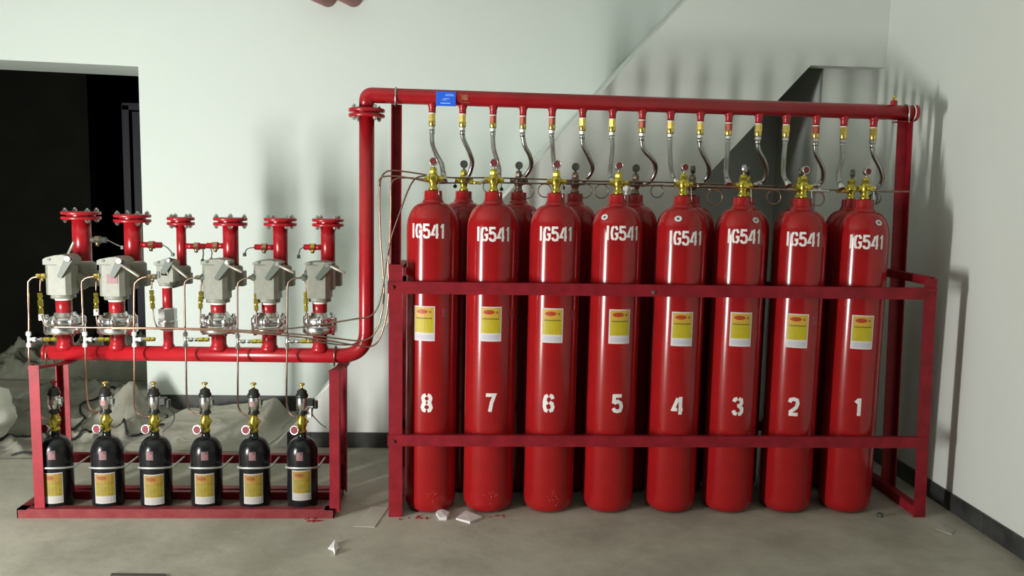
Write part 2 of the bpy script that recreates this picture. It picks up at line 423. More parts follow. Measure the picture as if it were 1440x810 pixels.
def patch(b, r, u0, u1, z0, z1, n=5):
    for i in range(n):
        a, c = u0+(u1-u0)*i/n, u0+(u1-u0)*(i+1)/n
        P = lambda u, z: V((r*sin(u/r), -r*cos(u/r), z))
        b.quad(P(a,z0), P(c,z0), P(c,z1), P(a,z1))
def oval(b, r, cu, cz, ru, rz, n=12):
    P = lambda u, z: V((r*sin(u/r), -r*cos(u/r), z))
    for i in range(n):
        t0, t1 = pi*i/n, pi*(i+1)/n
        u0, u1, h0, h1 = cu-ru*cos(t0), cu-ru*cos(t1), rz*sin(t0), rz*sin(t1)
        b.quad(P(u0,cz-h0-1e-5), P(u1,cz-h1-1e-5), P(u1,cz+h1+1e-5), P(u0,cz+h0+1e-5))
def big_label():
    b = MB(); w, h = 0.118, 0.186; r = R + 0.0010; rnd = random.Random(3)
    b.mi = 0; patch(b, r, -w/2, w/2, 0, h, 8)
    r += .0005; b.mi = 1; patch(b, r, -w/2+.007, w/2-.006, 0.044, 0.127, 6)
    b.mi = 2; patch(b, r, -w/2+.007, w/2-.006, 0.127, 0.180, 6)
    r += .0005; b.mi = 3; oval(b, r, -0.010, 0.157, 0.031, 0.012); b.mi = 4
    patch(b, r, 0.030, 0.038, 0.150, 0.162, 1)
    for i in range(9): # heading row, too small to read
        u = -0.045 + i*0.0102; patch(b, r, u, u+.0078, 0.118, 0.1245, 1)
    b.mi = 5
    for k, (z, a, e) in enumerate(((.104,-.042,.03),(.095,-.042,.042),(.086,-.042,.02),(.077,-.042,.036),(.068,-.03,.04),(.056,-.045,.045))):
        u = a
        while u < e:
            q = rnd.uniform(.004,.011); patch(b, r, u, min(e,u+q), z, z+.0022, 1); u += q+.003
    b.mi = 6
    for z in (.012, .020, .028): patch(b, r, -.046, .046, z, z+.005, 5)
    return b.mesh('label', [M_PAPER, M_LABY, M_LABO, M_LABR, M_LABT, M_OLIVE, M_LABB])
LAB = big_label()
def shoulder_sticker(theta):
    # small white oval lying on the shoulder
    s = MB(); a = 0.62; n = 14
    c = V((0.052+(R-0.052)*cos(a), 0, 1.545+0.142*sin(a))); tn = V((-(R-0.052)*sin(a), 0, 0.142*cos(a))).normalized()
    nn = V((tn.z, 0, -tn.x)); side = V((0,1,0))
    rot = Matrix.Rotation(theta - pi/2, 3, 'Z')
    for mi, k, off in ((0, 1.0, .004), (1, .42, .005)):
        s.mi = mi; st = len(s.v)
        for i in range(n):
            t = 2*pi*i/n; s.v.append(rot @ (c + nn*off + side*0.020*k*cos(t) + tn*0.017*k*sin(t)))
        s.face(tuple(range(st, st+n)))
    return s.mesh('sticker', [M_PAPER, M_GREYD])
faint_me = MB(); patch(faint_me, R+.0008, -.017, .017, 0, .045, 3)
M_FAINT = mat('worn_red_sticker', (0.36, 0.05, 0.055), 0.5, vary=0.3, scale=60)
faint_me = faint_me.mesh('worn_sticker', M_FAINT)
scuff_me = []
for sd in range(3):
    b = MB(); rn = random.Random(sd+11)
    for i in range(26):
        u = rn.gauss(0, .018); z = .10 + rn.gauss(0, .028); patch(b, R+.0007, u, u+rn.uniform(.001,.004), z, z+rn.uniform(.001,.006), 1)
    scuff_me.append(b.mesh('scuff', M_SCUFF))

TPX = [(601,325),(694,329.5),(782,329),(877,328),(965.5,335),(1047.5,332.5),(1130.5,336.5),(1220,340.5)]
LPX = [(596,455),(690,456),(776.5,458),(871.5,459.5),(959.5,463),(1042,463.5),(1121,465.5),(1213,467.5)]
DPX = [(600,566.5),(689.5,566.5),(771.5,567),(868.5,567.5),(953,570.5),(1037.5,571.5),(1116,572),(1207,572.5)]
WORD = {1:'one',2:'two',3:'three',4:'four',5:'five',6:'six',7:'seven',8:'eight'}
look = ['first cylinder inside the left rack post', 'second cylinder from the left post', 'third cylinder from the left post', 'oval sticker on its left shoulder',
        'oval sticker left of its valve', 'oval sticker right of its valve', 'second cylinder from the right post', 'last cylinder beside the right post']
GRP = 'red IG541 gas cylinders in the rack'
for i, X in enumerate(FX):
    num = str(8-i)
    root = thing('gas_cylinder', (X, 0, 0), 'tall red gas cylinder with painted number %s, %s' % (WORD[8-i], look[i]), 'cylinder', GRP)
    put('body', body_me, root); put('neck_ring', neck_me, root)
    vz = put('valve', valve_me, root, (0,0,0), (0.0 if i < 4 else 0.25))
    g = G_FRONT if i not in (5,) else G_TURN
    gg = put('gauge', g[0], vz, (0,0,0)); put('gauge_dial', g[1], vz, (0,0,0))
    put('safety_pin', pin_me, vz)
    th, z = on_cyl(*TPX[i], X, 0, R); put('lettering', TXT, root, (0,0,z-0.038), th)
    th, z = on_cyl(*LPX[i], X, 0, R); put('label', LAB, root, (0,0,z-0.093), th)
    th, z = on_cyl(*DPX[i], X, 0, R); put('number', stencil_me(num, 0.055, 0.098, 0, 0.0195, 'number'), root, (0,0,z-0.049), th)
    if i in (3,4,5,7):
        th = {3: -0.72, 4: -0.40, 5: 0.32, 7: 0.22}[i]; put('sticker', shoulder_sticker(th), root)
    if i in (0,1,2,6):
        th, z = on_cyl(LPX[i][0]+(30 if i < 3 else 25), LPX[i][1]-15, X, 0, R); put('worn_sticker', faint_me, root, (0,0,z-.022), th)
    if i < 3: put('scuff', scuff_me[i], root, (0,0,0), 0.12)
for i, X in enumerate(BX):
    n = 8-i
    lab = ('back row red gas cylinder, seen between the cylinders painted %s and %s' % (WORD[n], WORD[n-1])) if n > 1 else 'back row red gas cylinder, almost hidden behind the cylinder painted one'
    root = thing('gas_cylinder', (X, BY, 0), lab, 'cylinder', GRP)
    put('body', body_me, root); put('neck_ring', neck_me, root)
    vz = put('valve', valve_me if i in (0,5,6,7) else valve_old_me, root)
    g = G_BACK if i < 4 else G_BTURN
    put('gauge', g[0], vz); put('gauge_dial', g[1], vz)
    if i == 1: put('sticker', shoulder_sticker(0.75), root)

# ================================================================== CYLINDER RACK
YF = -0.165
rack = thing('cylinder_rack', (1.26, 0.17, 0), 'red angle-iron rack holding the sixteen red cylinders', 'rack')
def prt(name, fn, parent, M): b = MB(); fn(b); return part(name, b, M, parent)
pL0, pL1 = at(546.5, 727, YF), at(546.5, 372, YF); pL0.z = 0
pR0, pR1 = at(1301, 727, YF), at(1318, 392, YF); pR0.z = 0
prt('front_post', lambda b: b.angle(pL0, pL1, EX, EY, 0.072, 0.06, 0.006), rack, M_FRAME)
prt('front_post', lambda b: b.angle(pR0, pR1, -EX, EY, 0.066, 0.06, 0.006), rack, M_FRAME)
YR, YRR = 0.22, 0.51
tl0, tl1 = at(551, 700, YR), at(550.5, 146, YR); tl0.z = 0
tr0, tr1 = at(1257, 690, YR), at(1282, 166, YR); tr0.z = 0
prt('tall_post', lambda b: b.angle(V((tl1.x,YR+.03,0)), tl1+V((0,.03,0)), EX, -EY, 0.056, 0.05, 0.006), rack, M_FRAME)
prt('tall_post', lambda b: b.angle(tr0+V((0,.03,0)), tr1+V((0,.03,0)), -EX, -EY, 0.068, 0.05, 0.006), rack, M_FRAME)
# rails along the front and the back
def rail(name, a, c, h, Yo, up=0.045):
    b = MB(); b.angle(a, c, -EZ, EY, h, up, 0.006); return part(name, b, M_FRAME, rack)
ra, rb = at(545, 396, YF-.008), at(1318, 405.5, YF-.008); rail('front_rail', ra, rb, 0.063, 0, .030)
rc, rd = at(545, 612, YF-.008), at(1306, 615.5, YF-.008); rail('front_rail', rc, rd, 0.060, 0, .030)
for z in (1.235, 0.35):
    rail('rear_rail', V((-0.2, YRR, z)), V((2.76, YRR, z)), 0.055, 0)
for X0, X1, z in ((pL0.x+.004, pL0.x+.004, 1.33), (pR1.x-.05, pR1.x-.05, 1.345)):
    b = MB(); b.angle(V((X0, YF+.008, z)), V((X1, YRR+.01, z)), -EZ, EX, 0.045, 0.04, 0.006); part('side_rail', b, M_FRAME, rack)
for X0 in (pL0.x+.004, pR0.x-.055):
    b = MB(); b.angle(V((X0, YF+.008, 0.055)), V((X0, YRR+.02, 0.055)), -EZ, EX, 0.055, 0.05, 0.006); part('base_bar', b, M_FRAME, rack)
    b = MB(); b.angle(V((X0+.012, YRR, 0.055)), V((X0+.012, YRR, 1.33)), EX, EY, 0.05, 0.04, 0.006); part('rear_post', b, M_FRAME, rack)
for px, py in ((552,404),(553,620.5),(918,411),(1309,413)):
    c = at(px, py, YF-.008); b = MB(); b.hexa(c, c+V((0,-.008,0)), 0.010); b.cyl(c+V((0,-.002,0)), c+V((0,-.012,0)), 0.006, 8)
    part('bolt', b, M_STEEL if px == 918 else M_FRAMED, rack)

# ================================================================== MANIFOLD AND RISER
PR = 0.0425
ax0, ax1 = at(600, 136.5, YR), at(1284, 159, YR)
hz = 0.5*(ax0.z+ax1.z)
man = thing('gas_manifold', (ax0.x, YR, hz), 'red manifold pipe above the cylinders with sixteen outlet stubs', 'pipe')
rx = at(515.5, 300, YR).x
zt = at(600, 136.5, YR).z
dz = (ax1.z-ax0.z)/(ax1.x-ax0.x)
elbow = fillet([V((rx, YR, at(515,153,YR).z)), V((rx, YR, ax0.z-dz*(ax0.x-rx))), V((rx+0.35, YR, ax0.z - dz*(ax0.x-rx-0.35)))], 0.16, 10)
b = MB(); b.tube(elbow + [ax1], PR, 24); part('header_pipe', b, M_PIPE, man)
b = MB(); b.tube([ax1-EX*.004, ax1+EX*.018, ax1+EX*.026], [PR+.004, PR+.004, PR*0.7], 24); part('end_cap', b, M_PIPE, man)
b = MB(); b.ring(ax1-EX*.006, EX, PR+.0035, .003, 28, 6); part('tape_band', b, M_TAPE, man)
HPX = [608,651,694,736,777,820,862,904,944,986,1026,1068,1107,1149,1188,1230]
STUB = []
for px in HPX:
    py = 136.5 + (px-600)*(22.5/684)
    top = at(px, py, YR); bot = at(px, py+21.5, YR)
    b = MB(); b.lathe([(0.0300, 0), (0.0245, 0.016), (0.0205, 0.026), (0.0195, 0.04), (0.0195, (top.z-bot.z)-PR+.012)], V((top.x, YR, top.z-PR+.012)), (0,0,-1), 16)
    part('outlet_stub', b, M_PIPE, man); STUB.append(V((top.x, YR, bot.z)))
c = at(1257, 146, YR)
b = MB(); b.cylc(V((c.x,YR,c.z-.03)), V((c.x,YR,c.z+.018)), 0.019, 14); vv = part('vent_stub', b, M_PIPE, man)
b = MB(); b.hexa(V((c.x,YR,c.z+.018)), V((c.x,YR,c.z+.032)), .011); b.cyl(V((c.x,YR,c.z+.032)), V((c.x,YR,c.z+.046)), .007, 8); part('vent_valve', b, M_BRASS, vv)
# blue name plate standing against the pipe and a small worn mark
c0 = at(627, 139, YR-PR-.006)
b = MB(); b.box(c0, (0.108, 0.004, 0.078), ch=.001); pl = part('name_plate', b, M_BLUE, man)
b = MB(); rn = random.Random(5)
for zz, x0, x1 in ((.024,.0,.04),(.017,-.005,.045),(.001,-.015,.02),(-.006,-.02,.005),(-.024,-.03,.025)):
    b.box(c0+V(((x0+x1)/2, -.0025, zz)), (x1-x0, .001, .003 if zz > -.02 else .005))
part('plate_print', b, M_BLUEL, pl)
c1 = at(654, 137, YR-PR*.98)
b = MB(); b.box(c1, (.030,.003,.030)); b.box(c1+V((-.019,0,-.004)), (.004,.003,.05)); b.box(c1+V((.002,0,-.027)), (.05,.003,.004)); part('worn_mark', b, mat('worn_brown_print', (0.30,0.10,0.05), 0.6, vary=.3, scale=50), man)
# u-bolts holding the pipe to the tall posts
def ubolt(parent, c, ang, M=M_STEEL, r=PR+.004):
    b = MB(); pts = [c + V((0, sin(t)*r, cos(t)*r)) for t in [(-pi/2)+pi*i/12 for i in range(13)]]
    pts = [pts[0]-EZ*.06] + pts + [pts[-1]-EZ*.06]
    b.tube(pts, 0.0048, 7); return part('u_bolt', b, M, parent)
for px in (557, 1273):
    py = 136.5 + (px-600)*(22.5/684); ubolt(man, at(px, py, YR), 0)
b = MB(); b.box(at(1270, 170.5, YR)+EZ*-.004, (0.085, .09, .006)); part('saddle_plate', b, M_FRAME, man)

def flange(parent, c, r, rpipe, t=0.020, M=M_PIPE, nb=8, gap=0.006, boltM=M_STEEL, one=False, a0=0.2, top=True):
    """pair of bolted discs about the vertical axis at c; bolts are sub-parts"""
    b = MB()
    b.lathe([(rpipe*.9, -t-gap/2), (r-.003, -t-gap/2), (r, -t-gap/2+.003), (r, -gap/2-.002), (r-.003, -gap/2), (rpipe*.9, -gap/2)], c, (0,0,1), 36, cap=False)
    if not one:
        b.lathe([(rpipe*.9, gap/2), (r-.003, gap/2), (r, gap/2+.003), (r, t+gap/2-.003), (r-.003, t+gap/2), (0.001 if top else rpipe*.9, t+gap/2)], c, (0,0,1), 36, cap=False)
        b.lathe([(r*.72, -gap/2), (r*.72, gap/2)], c, (0,0,1), 24, cap=False)
    f = part('flange', b, M, parent)
    for i in range(nb):
        a = a0 + 2*pi*i/nb; p = c + V((cos(a), sin(a), 0))*(r - .018)
        q = MB(); zt = t+gap/2
        q.hexa(p+EZ*(zt if not one else -gap/2), p+EZ*((zt if not one else -gap/2)+.012), .0125); q.cyl(p+EZ*(zt), p+EZ*(zt+.020), .007, 8)
        q.hexa(p-EZ*(zt+.012), p-EZ*(zt), .0125); q.cyl(p-EZ*(zt+.018), p-EZ*zt, .007, 8)
        part('bolt', q, boltM, f)
    return f

ris = thing('riser_pipe', (rx, YR, 0.76), 'red riser pipe and lower header joined by a flanged bend', 'pipe')
zf = at(515, 159, YR).z
flange(ris, V((rx, YR, zf)), 0.100, PR, 0.018, nb=4, gap=.011, a0=.7, top=False)
mz = at(300, 498, YR).z; lx = at(66, 498.5, YR).x
low = fillet([V((rx,YR,zf-.01)), V((rx,YR,mz)), V((lx,YR,mz))], 0.15, 10)
b = MB(); b.tube(low, PR, 24); part('pipe_run', b, M_PIPE, ris)
b = MB(); b.tube([V((lx+.004,YR,mz)), V((lx-.012,YR,mz)), V((lx-.02,YR,mz))], [PR+.002, PR+.002, PR*.7], 24); part('end_cap', b, M_PIPE, ris)
UX = [at(px, 480, YR).x for px in (92, 166, 237, 308, 379, 450)]
URAD = [0.0475, 0.0465, 0.0265, 0.0415, 0.0405, 0.0405]
for X, r in zip(UX, URAD):
    b = MB(); r_ = min(r, .041); b.lathe([(r_+.012, PR-.02), (r_+.006, PR+.004), (r_, PR+.016), (r_, at(300,466,YR).z-mz)], V((X,YR,mz)), (0,0,1), 22); part('outlet_stub', b, M_PIPE, ris)
for px in (70, 472): ubolt(ris, at(px, 498, YR), 0, M_COPPER)

# ================================================================== HOSES
HB = {  # px paths below the ferrule
 0: [(608,186),(608,202),(613,216),(621,231),(624,250)], 1: [(651,181),(652,196),(660,214),(664,228),(661,242),(655,253)],
 2: [(694,188),(694,208),(699,226),(702,240),(700,252)], 3: [(737,189),(738,205),(745,219),(747,232),(742,243),(733,254)],
 4: [(777,188),(777,205),(778,222),(781,240),(784,252)], 5: [(819,187),(820,205),(828,221),(833,235),(829,246),(819,256)],
 6: [(861,188),(861,208),(859,230),(858,246),(862,256)], 7: [(901,194),(905,210),(918,225),(922,236),(918,250),(908,258)],
 8: [(943,191),(942,212),(943,234),(946,247),(952,256)], 9: [(984,194),(986,211),(995,229),(997,241),(993,251),(983,259)],
 10: [(1024,198),(1022,222),(1021,243),(1024,257)], 11: [(1065,198),(1067,211),(1075,227),(1078,241),(1074,254),(1064,260)],
 12: [(1107,199),(1102,226),(1102,246),(1108,259)], 13: [(1146,201),(1148,217),(1156,234),(1158,245),(1155,256),(1146,262)],
 14: [(1187,202),(1184,225),(1179,246),(1183,263)], 15: [(1227,202),(1229,219),(1238,237),(1241,250),(1237,261),(1226,265)]}
for i, px in enumerate(HPX):
    s = STUB[i]; n = 8-i//2; front = i % 2 == 0
    row = 'the cylinder painted %s' % WORD[n] if front else 'the back cylinder behind %s' % (('%s and %s' % (WORD[n], WORD[n-1])) if n > 1 else 'number one')
    root = thing('flexible_hose', s, '%s braided steel hose from the manifold to %s' % ('nearly straight' if front else 'S-bent', row), 'hose', 'braided hoses below the manifold')
    L = 0.076
    painted = i in (2,3,4,7,10,13)
    b = MB(); b.cylc(s-EZ*.001, s-EZ*.008, .0188, 14, .001); part('thread_tape', b, M_TAPE, root)
    b = MB(); b.hexa(s-EZ*.008, s-EZ*(.046), .0205)
    part('upper_nut', b, M_PBRASS if painted else M_BRASS, root)
    b = MB(); b.lathe([(.0185,-.046),(.0195,-.05),(.0195,-.070),(.016,-L)], s, (0,0,1), 14); part('check_valve', b, M_BRASS, root)
    b = MB(); b.hexa(s-EZ*L, s-EZ*(L+.017), .0185); b.cyl(s-EZ*(L+.017), s-EZ*(L+.042), .0145, 12); part('ferrule', b, M_STEEL, root)
    Ye = 0.03 if front else BY-.02
    pts = HB[i]; pl = []
    for k, p in enumerate(pts):
        t = k/(len(pts)-1); t = t*t*(3-2*t); pl.append(at(p[0], p[1], YR + (Ye-YR)*t))
    pl = [s-EZ*(L+.03)] + pl[1:]
    sp = smooth_path(pl, 7)
    b = MB(); b.tube(sp, 0.0132, 10); part('braided_hose', b, M_HOSE, root)
    e = pl[-1]; dd = (sp[-1]-sp[-3]).normalized()
    b = MB(); b.cyl(e-dd*.03, e+dd*.006, .0155, 12); b.hexa(e-dd*.004, e+dd*.012, .019); part('end_fitting', b, M_STEEL, root)

# ================================================================== VALVE LINE TUBING ALONG THE CYLINDERS
def tubing(name, pts, r, M, label, cat, group=None, n=8, smooth=5):
    b = MB(); b.tube(smooth_path(pts, smooth), r, n); return solo(name, b, M, label, cat, group)
GT = 'copper tubes along the cylinder valves'
tubing('copper_tube', path([(612,248),(640,250),(690,250),(760,252),(840,255),(920,256),(1010,259),(1100,262),(1150,262)], 0.11), .0042, M_COPPERD, 'dull copper tube running behind the front valves, upper of two', 'tube', GT)
tubing('copper_tube', path([(604,258),(650,257),(700,257),(760,258),(840,258.5),(900,260.5),(960,262),(1040,264.5),(1130,266.5),(1200,268)], 0.07), .0042, M_COPPERD, 'dull copper tube running behind the front valves, lower of two', 'tube', GT)
tubing('copper_tube', path([(980,262),(1035,263),(1060,265),(1125,268)], -0.02), .0042, M_COPPER, 'short bright copper tube joining the valves of cylinders painted three and two', 'tube', GT)
tubing('copper_tube', path([(1216,269),(1237,269),(1260,269.5),(1278,269.5)], 0.03), .0050, M_COPPERD, 'dark open copper tube end sticking out right of cylinder painted one', 'tube', GT)
tubing('copper_tube', path([(1108,266),(1135,268),(1150,268),(1166,269)], 0.0), .0055, M_STEEL, 'grey tube end with a dark tip right of the valve on cylinder painted two', 'tube', GT)
for px, py, txt in ((621,255,'right of the valve on cylinder painted eight'), (668,257,'left of the valve on cylinder painted seven'), (1184,269,'left of the valve on cylinder painted one'), (1145,267,'between the valves of cylinders painted two and one')):
    c = at(px, py, 0.05); b = MB()
    b.hexa(c-EX*.03, c-EX*.012, .0115); b.cyl(c-EX*.012, c+EX*.02, .0085, 10); b.hexa(c+EX*.02, c+EX*.034, .0115)
    solo('tube_union', b, M_YELL if px in (668,1184) else M_STEEL, 'small threaded tube union %s' % txt, 'fitting', 'unions on the valve line')
for px, py, rr, txt in ((740,269,10,'right of cylinder painted seven'), (766,268,9,'left of the valve on cylinder painted six'), (822,268,10,'right of cylinder painted six'), (846,269,9.5,'left of the valve on cylinder painted five'),
                        (924,269,8.5,'left of cylinder painted four above the back row'), (1005,278,10.5,'between cylinders painted four and three'), (1088,277.5,9.5,'between cylinders painted three and two'), (1150,280,9,'right of the valve on cylinder painted two'), (687,263,7.5,'left of the valve on cylinder painted seven')):
    c = at(px, py, 0.08 if px < 960 else 0.03); r = rr/250.0
    b = MB(); n = 22
    pts = [c + V((r*sin(t), .012*(t/(2*pi)-.5), r*cos(t))) for t in [2*pi*1.06*i/n - .2 for i in range(n+1)]]
    pts = [pts[0]+V((-.03,0,.004))] + pts + [pts[-1]+V((.03,0,.002))]
    b.tube(pts, .0034, 6)
    solo('copper_coil', b, M_COPPER if px > 960 else M_COPPERD, 'looped copper coil hanging %s' % txt, 'coil', 'copper coils between the valves')
b = MB(); c = at(1229, 279, 0.02)
b.ring(c, V((.55,-1,0)), .030, .004, 22, 6); b.ring(c+EX*.006, V((-.6,-1,0)), .030, .004, 22, 6)
solo('copper_coil', b, M_GAUGED, 'dark double loop of tube right of the valve on cylinder painted one', 'coil', 'copper coils between the valves')
c = at(881, 265, 0.12); b = MB(); b.ball(c, .019); b.cyl(c, c-EZ*.07, .006, 8); b.cyl(c, c+EX*.045, .008, 8)
solo('pull_handle', b, M_SEAL, 'white ball handle beside the valve between cylinders painted five and four', 'handle')
for px, py, t in ((640,262,'right of the valve on cylinder painted eight'),(705,266,'right of the valve on cylinder painted seven'),(792,264,'right of the valve on cylinder painted six')):
    c = at(px, py, .09); b = MB(); b.lathe([(.004,-.006),(.0105,-.005),(.011,.003),(.007,.007),(.002,.008)], c, (0,-1,0), 12); b.cyl(c, c+EZ*.028, .003, 6)
    solo('bleed_knob', b, M_RUBBER, 'small dark bleed knob hanging %s' % t, 'knob', 'bleed knobs on the valve line')

# pilot lines from the selector valves up to the cylinder valves
YT = 0.10
GL_ = 'long copper pilot lines'
tubing('pilot_line', path([(72,459.5),(120,460.5),(200,461),(330,464),(440,472),(500,479),(517,477),(528,467),(536,445),(540,415),(538,375),(535,335),(533.5,285),(535,255),(541,243),(552,240),(575,242),(600,246)], YT), .0045, M_COPPER, 'copper pilot line from the leftmost selector valve, outermost beside the riser', 'tube', GL_)
tubing('pilot_line', path([(148,462),(240,462.5),(340,467),(440,476),(500,485.5),(522,487),(535,474),(544,440),(547,405),(546,370),(549,320),(550,285),(550,262),(556,252),(575,250),(600,253)], YT+.012), .0045, M_COPPER, 'copper pilot line from the second selector valve, turning at the rack post', 'tube', GL_)
tubing('pilot_line', path([(356,463.5),(400,462.5),(440,458),(500,448.5),(520,445),(531,432),(538,405),(543,370),(550,335),(562,300),(572,272),(580,256),(588,249),(600,247)], YT-.02), .0045, M_COPPERD, 'dull copper pilot line slanting across the riser to cylinder painted eight', 'tube', GL_)
tubing('pilot_line', path([(430,477),(470,484),(495,484.5),(505,478)], YT+.02), .0042, M_COPPERD, 'short thin copper line under the sixth selector valve', 'tube', GL_)
tubing('pilot_line', path([(533,262),(534,252),(542,248),(560,248),(585,252),(604,256)], YT-.03), .0045, M_COPPER, 'bright copper tube bend left of the valve on cylinder painted eight', 'tube', GL_)

# ================================================================== SELECTOR VALVES AND DISCHARGE PIPES
YU = 0.39
UPX = [117.5, 189, 256.5, 325.5, 395, 461.5]
URU = [0.0500, 0.0475, 0.0265, 0.0435, 0.0415, 0.0415]
FLP = [(303, 27), (307, 26), (311, 19.5), (311.5, 24.5), (312, 24), (313, 23.5)]
ordn = ['first', 'second', 'third', 'fourth', 'fifth', 'sixth']
vlook = ['with its handle rod raised, in front of the doorway', 'with its rod pointing right, at the doorway edge', 'the smallest, with a hex nut union', 'with a flanged union, next right of the smallest', 'between its two flanged neighbours, fifth along', 'nearest the tall red riser']
BYPX = [357, 360, 364, 363, 365, 367]   # cap top
BBOT = [419, 421, 402, 425, 425, 424]  # collar bottom
for i in range(6):
    X = UX[i]; small = i == 2; r = min(URAD[i], .0415)
    root = thing('selector_valve', (X, YR, mz+.13), 'grey cast selector valve %s' % vlook[i], 'valve', 'selector valves on the lower header')
    zt = lambda py: at(BPX, py, YR).z
    BPX = (92,166,237,308,379,450)[i]
    # union on the riser
    if small:
        b = MB(); z0, z1 = zt(462), zt(434)
        b.hexa(V((X,YR,z0)), V((X,YR,z0+.045)), .052); b.hexa(V((X,YR,z0+.05)), V((X,YR,z1)), .050); b.lathe([(.04,z0-.006),(.047,z0),(.042,z0+.047),(.036,z1+.008)], V((X,YR,0)), EZ, 20)
        part('hex_union', b, M_CHROME, root)
    else:
        z0, z1 = zt(467), zt(439); R_ = .106 if i < 2 else .098; h = z1-z0
        b = MB(); b.lathe([(r, z0), (R_-.004, z0), (R_, z0+.004), (R_, z0+h*.38), (R_-.004, z0+h*.38+.003), (r+.03, z0+h*.38+.003)], V((X,YR,0)), EZ, 30)
        uf = part('union_flange', b, M_CHROME, root)
        b = MB(); b.lathe([(r+.03, z0+h*.40), (R_*.80, z0+h*.44), (R_*.84, z0+h*.50), (R_*.84, z0+h*.72), (R_*.74, z0+h*.80), (r+.014, z0+h*.86), (r+.009, z1), (r+.002, z1+.002)], V((X,YR,0)), EZ, 30)
        part('hub', b, M_CHROME, root)
        for q_ in range(6):
            a_ = .35+.3*i+pi/3*q_; p_ = V((X+cos(a_)*(R_-.018), YR+sin(a_)*(R_-.018), 0))
            b = MB(); b.lathe([(.010, z0-.012), (.010, z0+h*.40), (.021, z0+h*.42), (.021, z0+h*.74), (.015, z0+h*.80), (.009, z0+h*.82), (.009, z0+h*.92)], p_, EZ, 10); part('bolt', b, M_CHROME, uf)
    # nipple with thread tape
    zb, zn = zt(BBOT[i]), zt(440 if not small else 436)
    b = MB(); b.lathe([(r, zn-.02), (r, zb+.01)], V((X,YR,0)), EZ, 22); nip = part('nipple', b, M_PIPE, root)
    b = MB(); b.lathe([(r+.0015, zb-.010), (r+.002, zb+.004)], V((X,YR,0)), EZ, 22); part('thread_tape', b, M_TAPE, nip)
    b = MB(); b.lathe([(r+.0015, zn-.004), (r+.0025, zn+.006)], V((X,YR,0)), EZ, 22); part('thread_tape', b, M_TAPE, nip)
    # cast body: round collar, square block, slanted cap
    s = 0.72 if small else 1.0
    w = .068*s; yb = .064*s; zc = zb+.024*s; zm = zt(372 if not small else 373); zp = zt(BYPX[i])
    b = MB()
    b.lathe([(r+.006, zb), (r+.022*s, zb+.002), (r+.022*s, zc), (r+.008, zc+.014*s)], V((X,YR,0)), EZ, 26)
    if not small:
        b.box(V((X-.004,YR,(zc+zm)/2+.002)), (2*w, 2*yb, zm-zc+.004), ch=.022)
        if i > 1: b.box(V((X+.048,YR+.03,(zc+zm)/2+.02)), (.06, .10, (zm-zc)*.75), ch=.02)
    else:
        b.box(V((X,YR,zc+.022)), (2*w*.85, 2*yb*.85, .045), ch=.014)
        b.box(V((X-.028,YR,(zc+zm)/2+.01)), (.030, .08, zm-zc), ch=.006); b.box(V((X+.036,YR,(zc+zm)/2+.01)), (.040, .085, zm-zc), ch=.008)
    part('body', b, M_GREY, root)
    b = MB(); e = .012*s
    hp = zp-zm
    prf = [V((X-w-.004,0,zm+.004)), V((X-w-.004,0,zm+hp*.55)), V((X-w+.012,0,zm+hp*.72)), V((X-.01,0,zm+hp*.93)), V((X+w*.45,0,zp)), V((X+w*.85,0,zp-.006)), V((X+w+.008,0,zm+hp*.55)), V((X+w+.006,0,zm+.004))]
    b.poly_prism([p+EY*(YR-yb-.006) for p in prf], EY*(2*yb+.006))
    if small: b.box(V((X+.01,YR,zm-.006)), (2*w*.9, .09, .03), ch=.01)
    part('cap', b, M_GREY, root)
    b = MB(); c = V((X-w*.55, YR-yb-.006, zm+hp*.55)); b.cyl(c+EY*.004, c-EY*.004, .008, 10); part('cap_screw', b, M_GREYD, root)
    b = MB(); b.box(V((X-w*.45, YR-yb-.0065, zm+.003)), (.055*s, .003, .004)); part('cap_seam', b, M_GREYD, root)
    if i == 1:
        b = MB(); b.box(V((X+.006, YR-yb-.001, zm-.075)), (.06, .003, .05), ch=.001); part('type_plate', b, M_PINK, root)
    # lever across the front with its pivot and rod
    yl = YR-yb-.016
    if small: A, B = at(BPX+1, 366, yl), at(BPX-8, 384, yl)
    elif i < 2: A, B = at(BPX+(4 if i == 0 else 2), 364 if i == 0 else 367, yl), at(BPX-9, 390, yl)
    else: A, B = at(BPX+12, 369+(i-3)*2, yl), at(BPX-4, 393, yl)
    b = MB(); dvec = (B-A).normalized(); pr = dvec.cross(EY).normalized()
    b.poly_prism([A-pr*.020, A-dvec*.014-pr*.008, A-dvec*.014+pr*.010, A+pr*.022, B+pr*.012, B+dvec*.004, B-pr*.014], EY*.010)
    lev = part('lever', b, M_GREYD, root)
    b = MB(); b.cylc(A-EY*.014, A+EY*.02, .016*s, 14); b.hexa(A-EY*.020, A-EY*.014, .009); part('pivot_bolt', b, M_STEEL, lev)
    rods = [((96,357),(104,340)), ((168,371),(196,389)), ((242,373),(264,391)), ((318,372),(341,383)), ((391,373),(414,384)), ((462,373),(485,384))][i]
    b = MB(); b.cylc(at(*rods[0], yl-.006), at(*rods[1], yl-.03), .0075, 10); part('handle_rod', b, M_ROD, lev)
    # pilot port on the left
    py_ = 388 if i < 2 else 389+ (0 if small else 1)
    pc = at(BPX-(16 if not small else 10), py_, YR-yb*.6)
    b = MB(); b.cylc(pc+EX*.0, pc-EX*.035*s, .020*s, 14); b.box(pc-EX*.012+EZ*.012, (.02,.03,.05*s), ch=.004); part('pilot_port', b, M_GREYD, root)
    # outlet turned up at the back
    XU = at(UPX[i], 400, YU).x; ru = URU[i]
    zo = at(UPX[i], 394, YU).z; zs = at(UPX[i], 368 if i < 2 else 373, YU).z
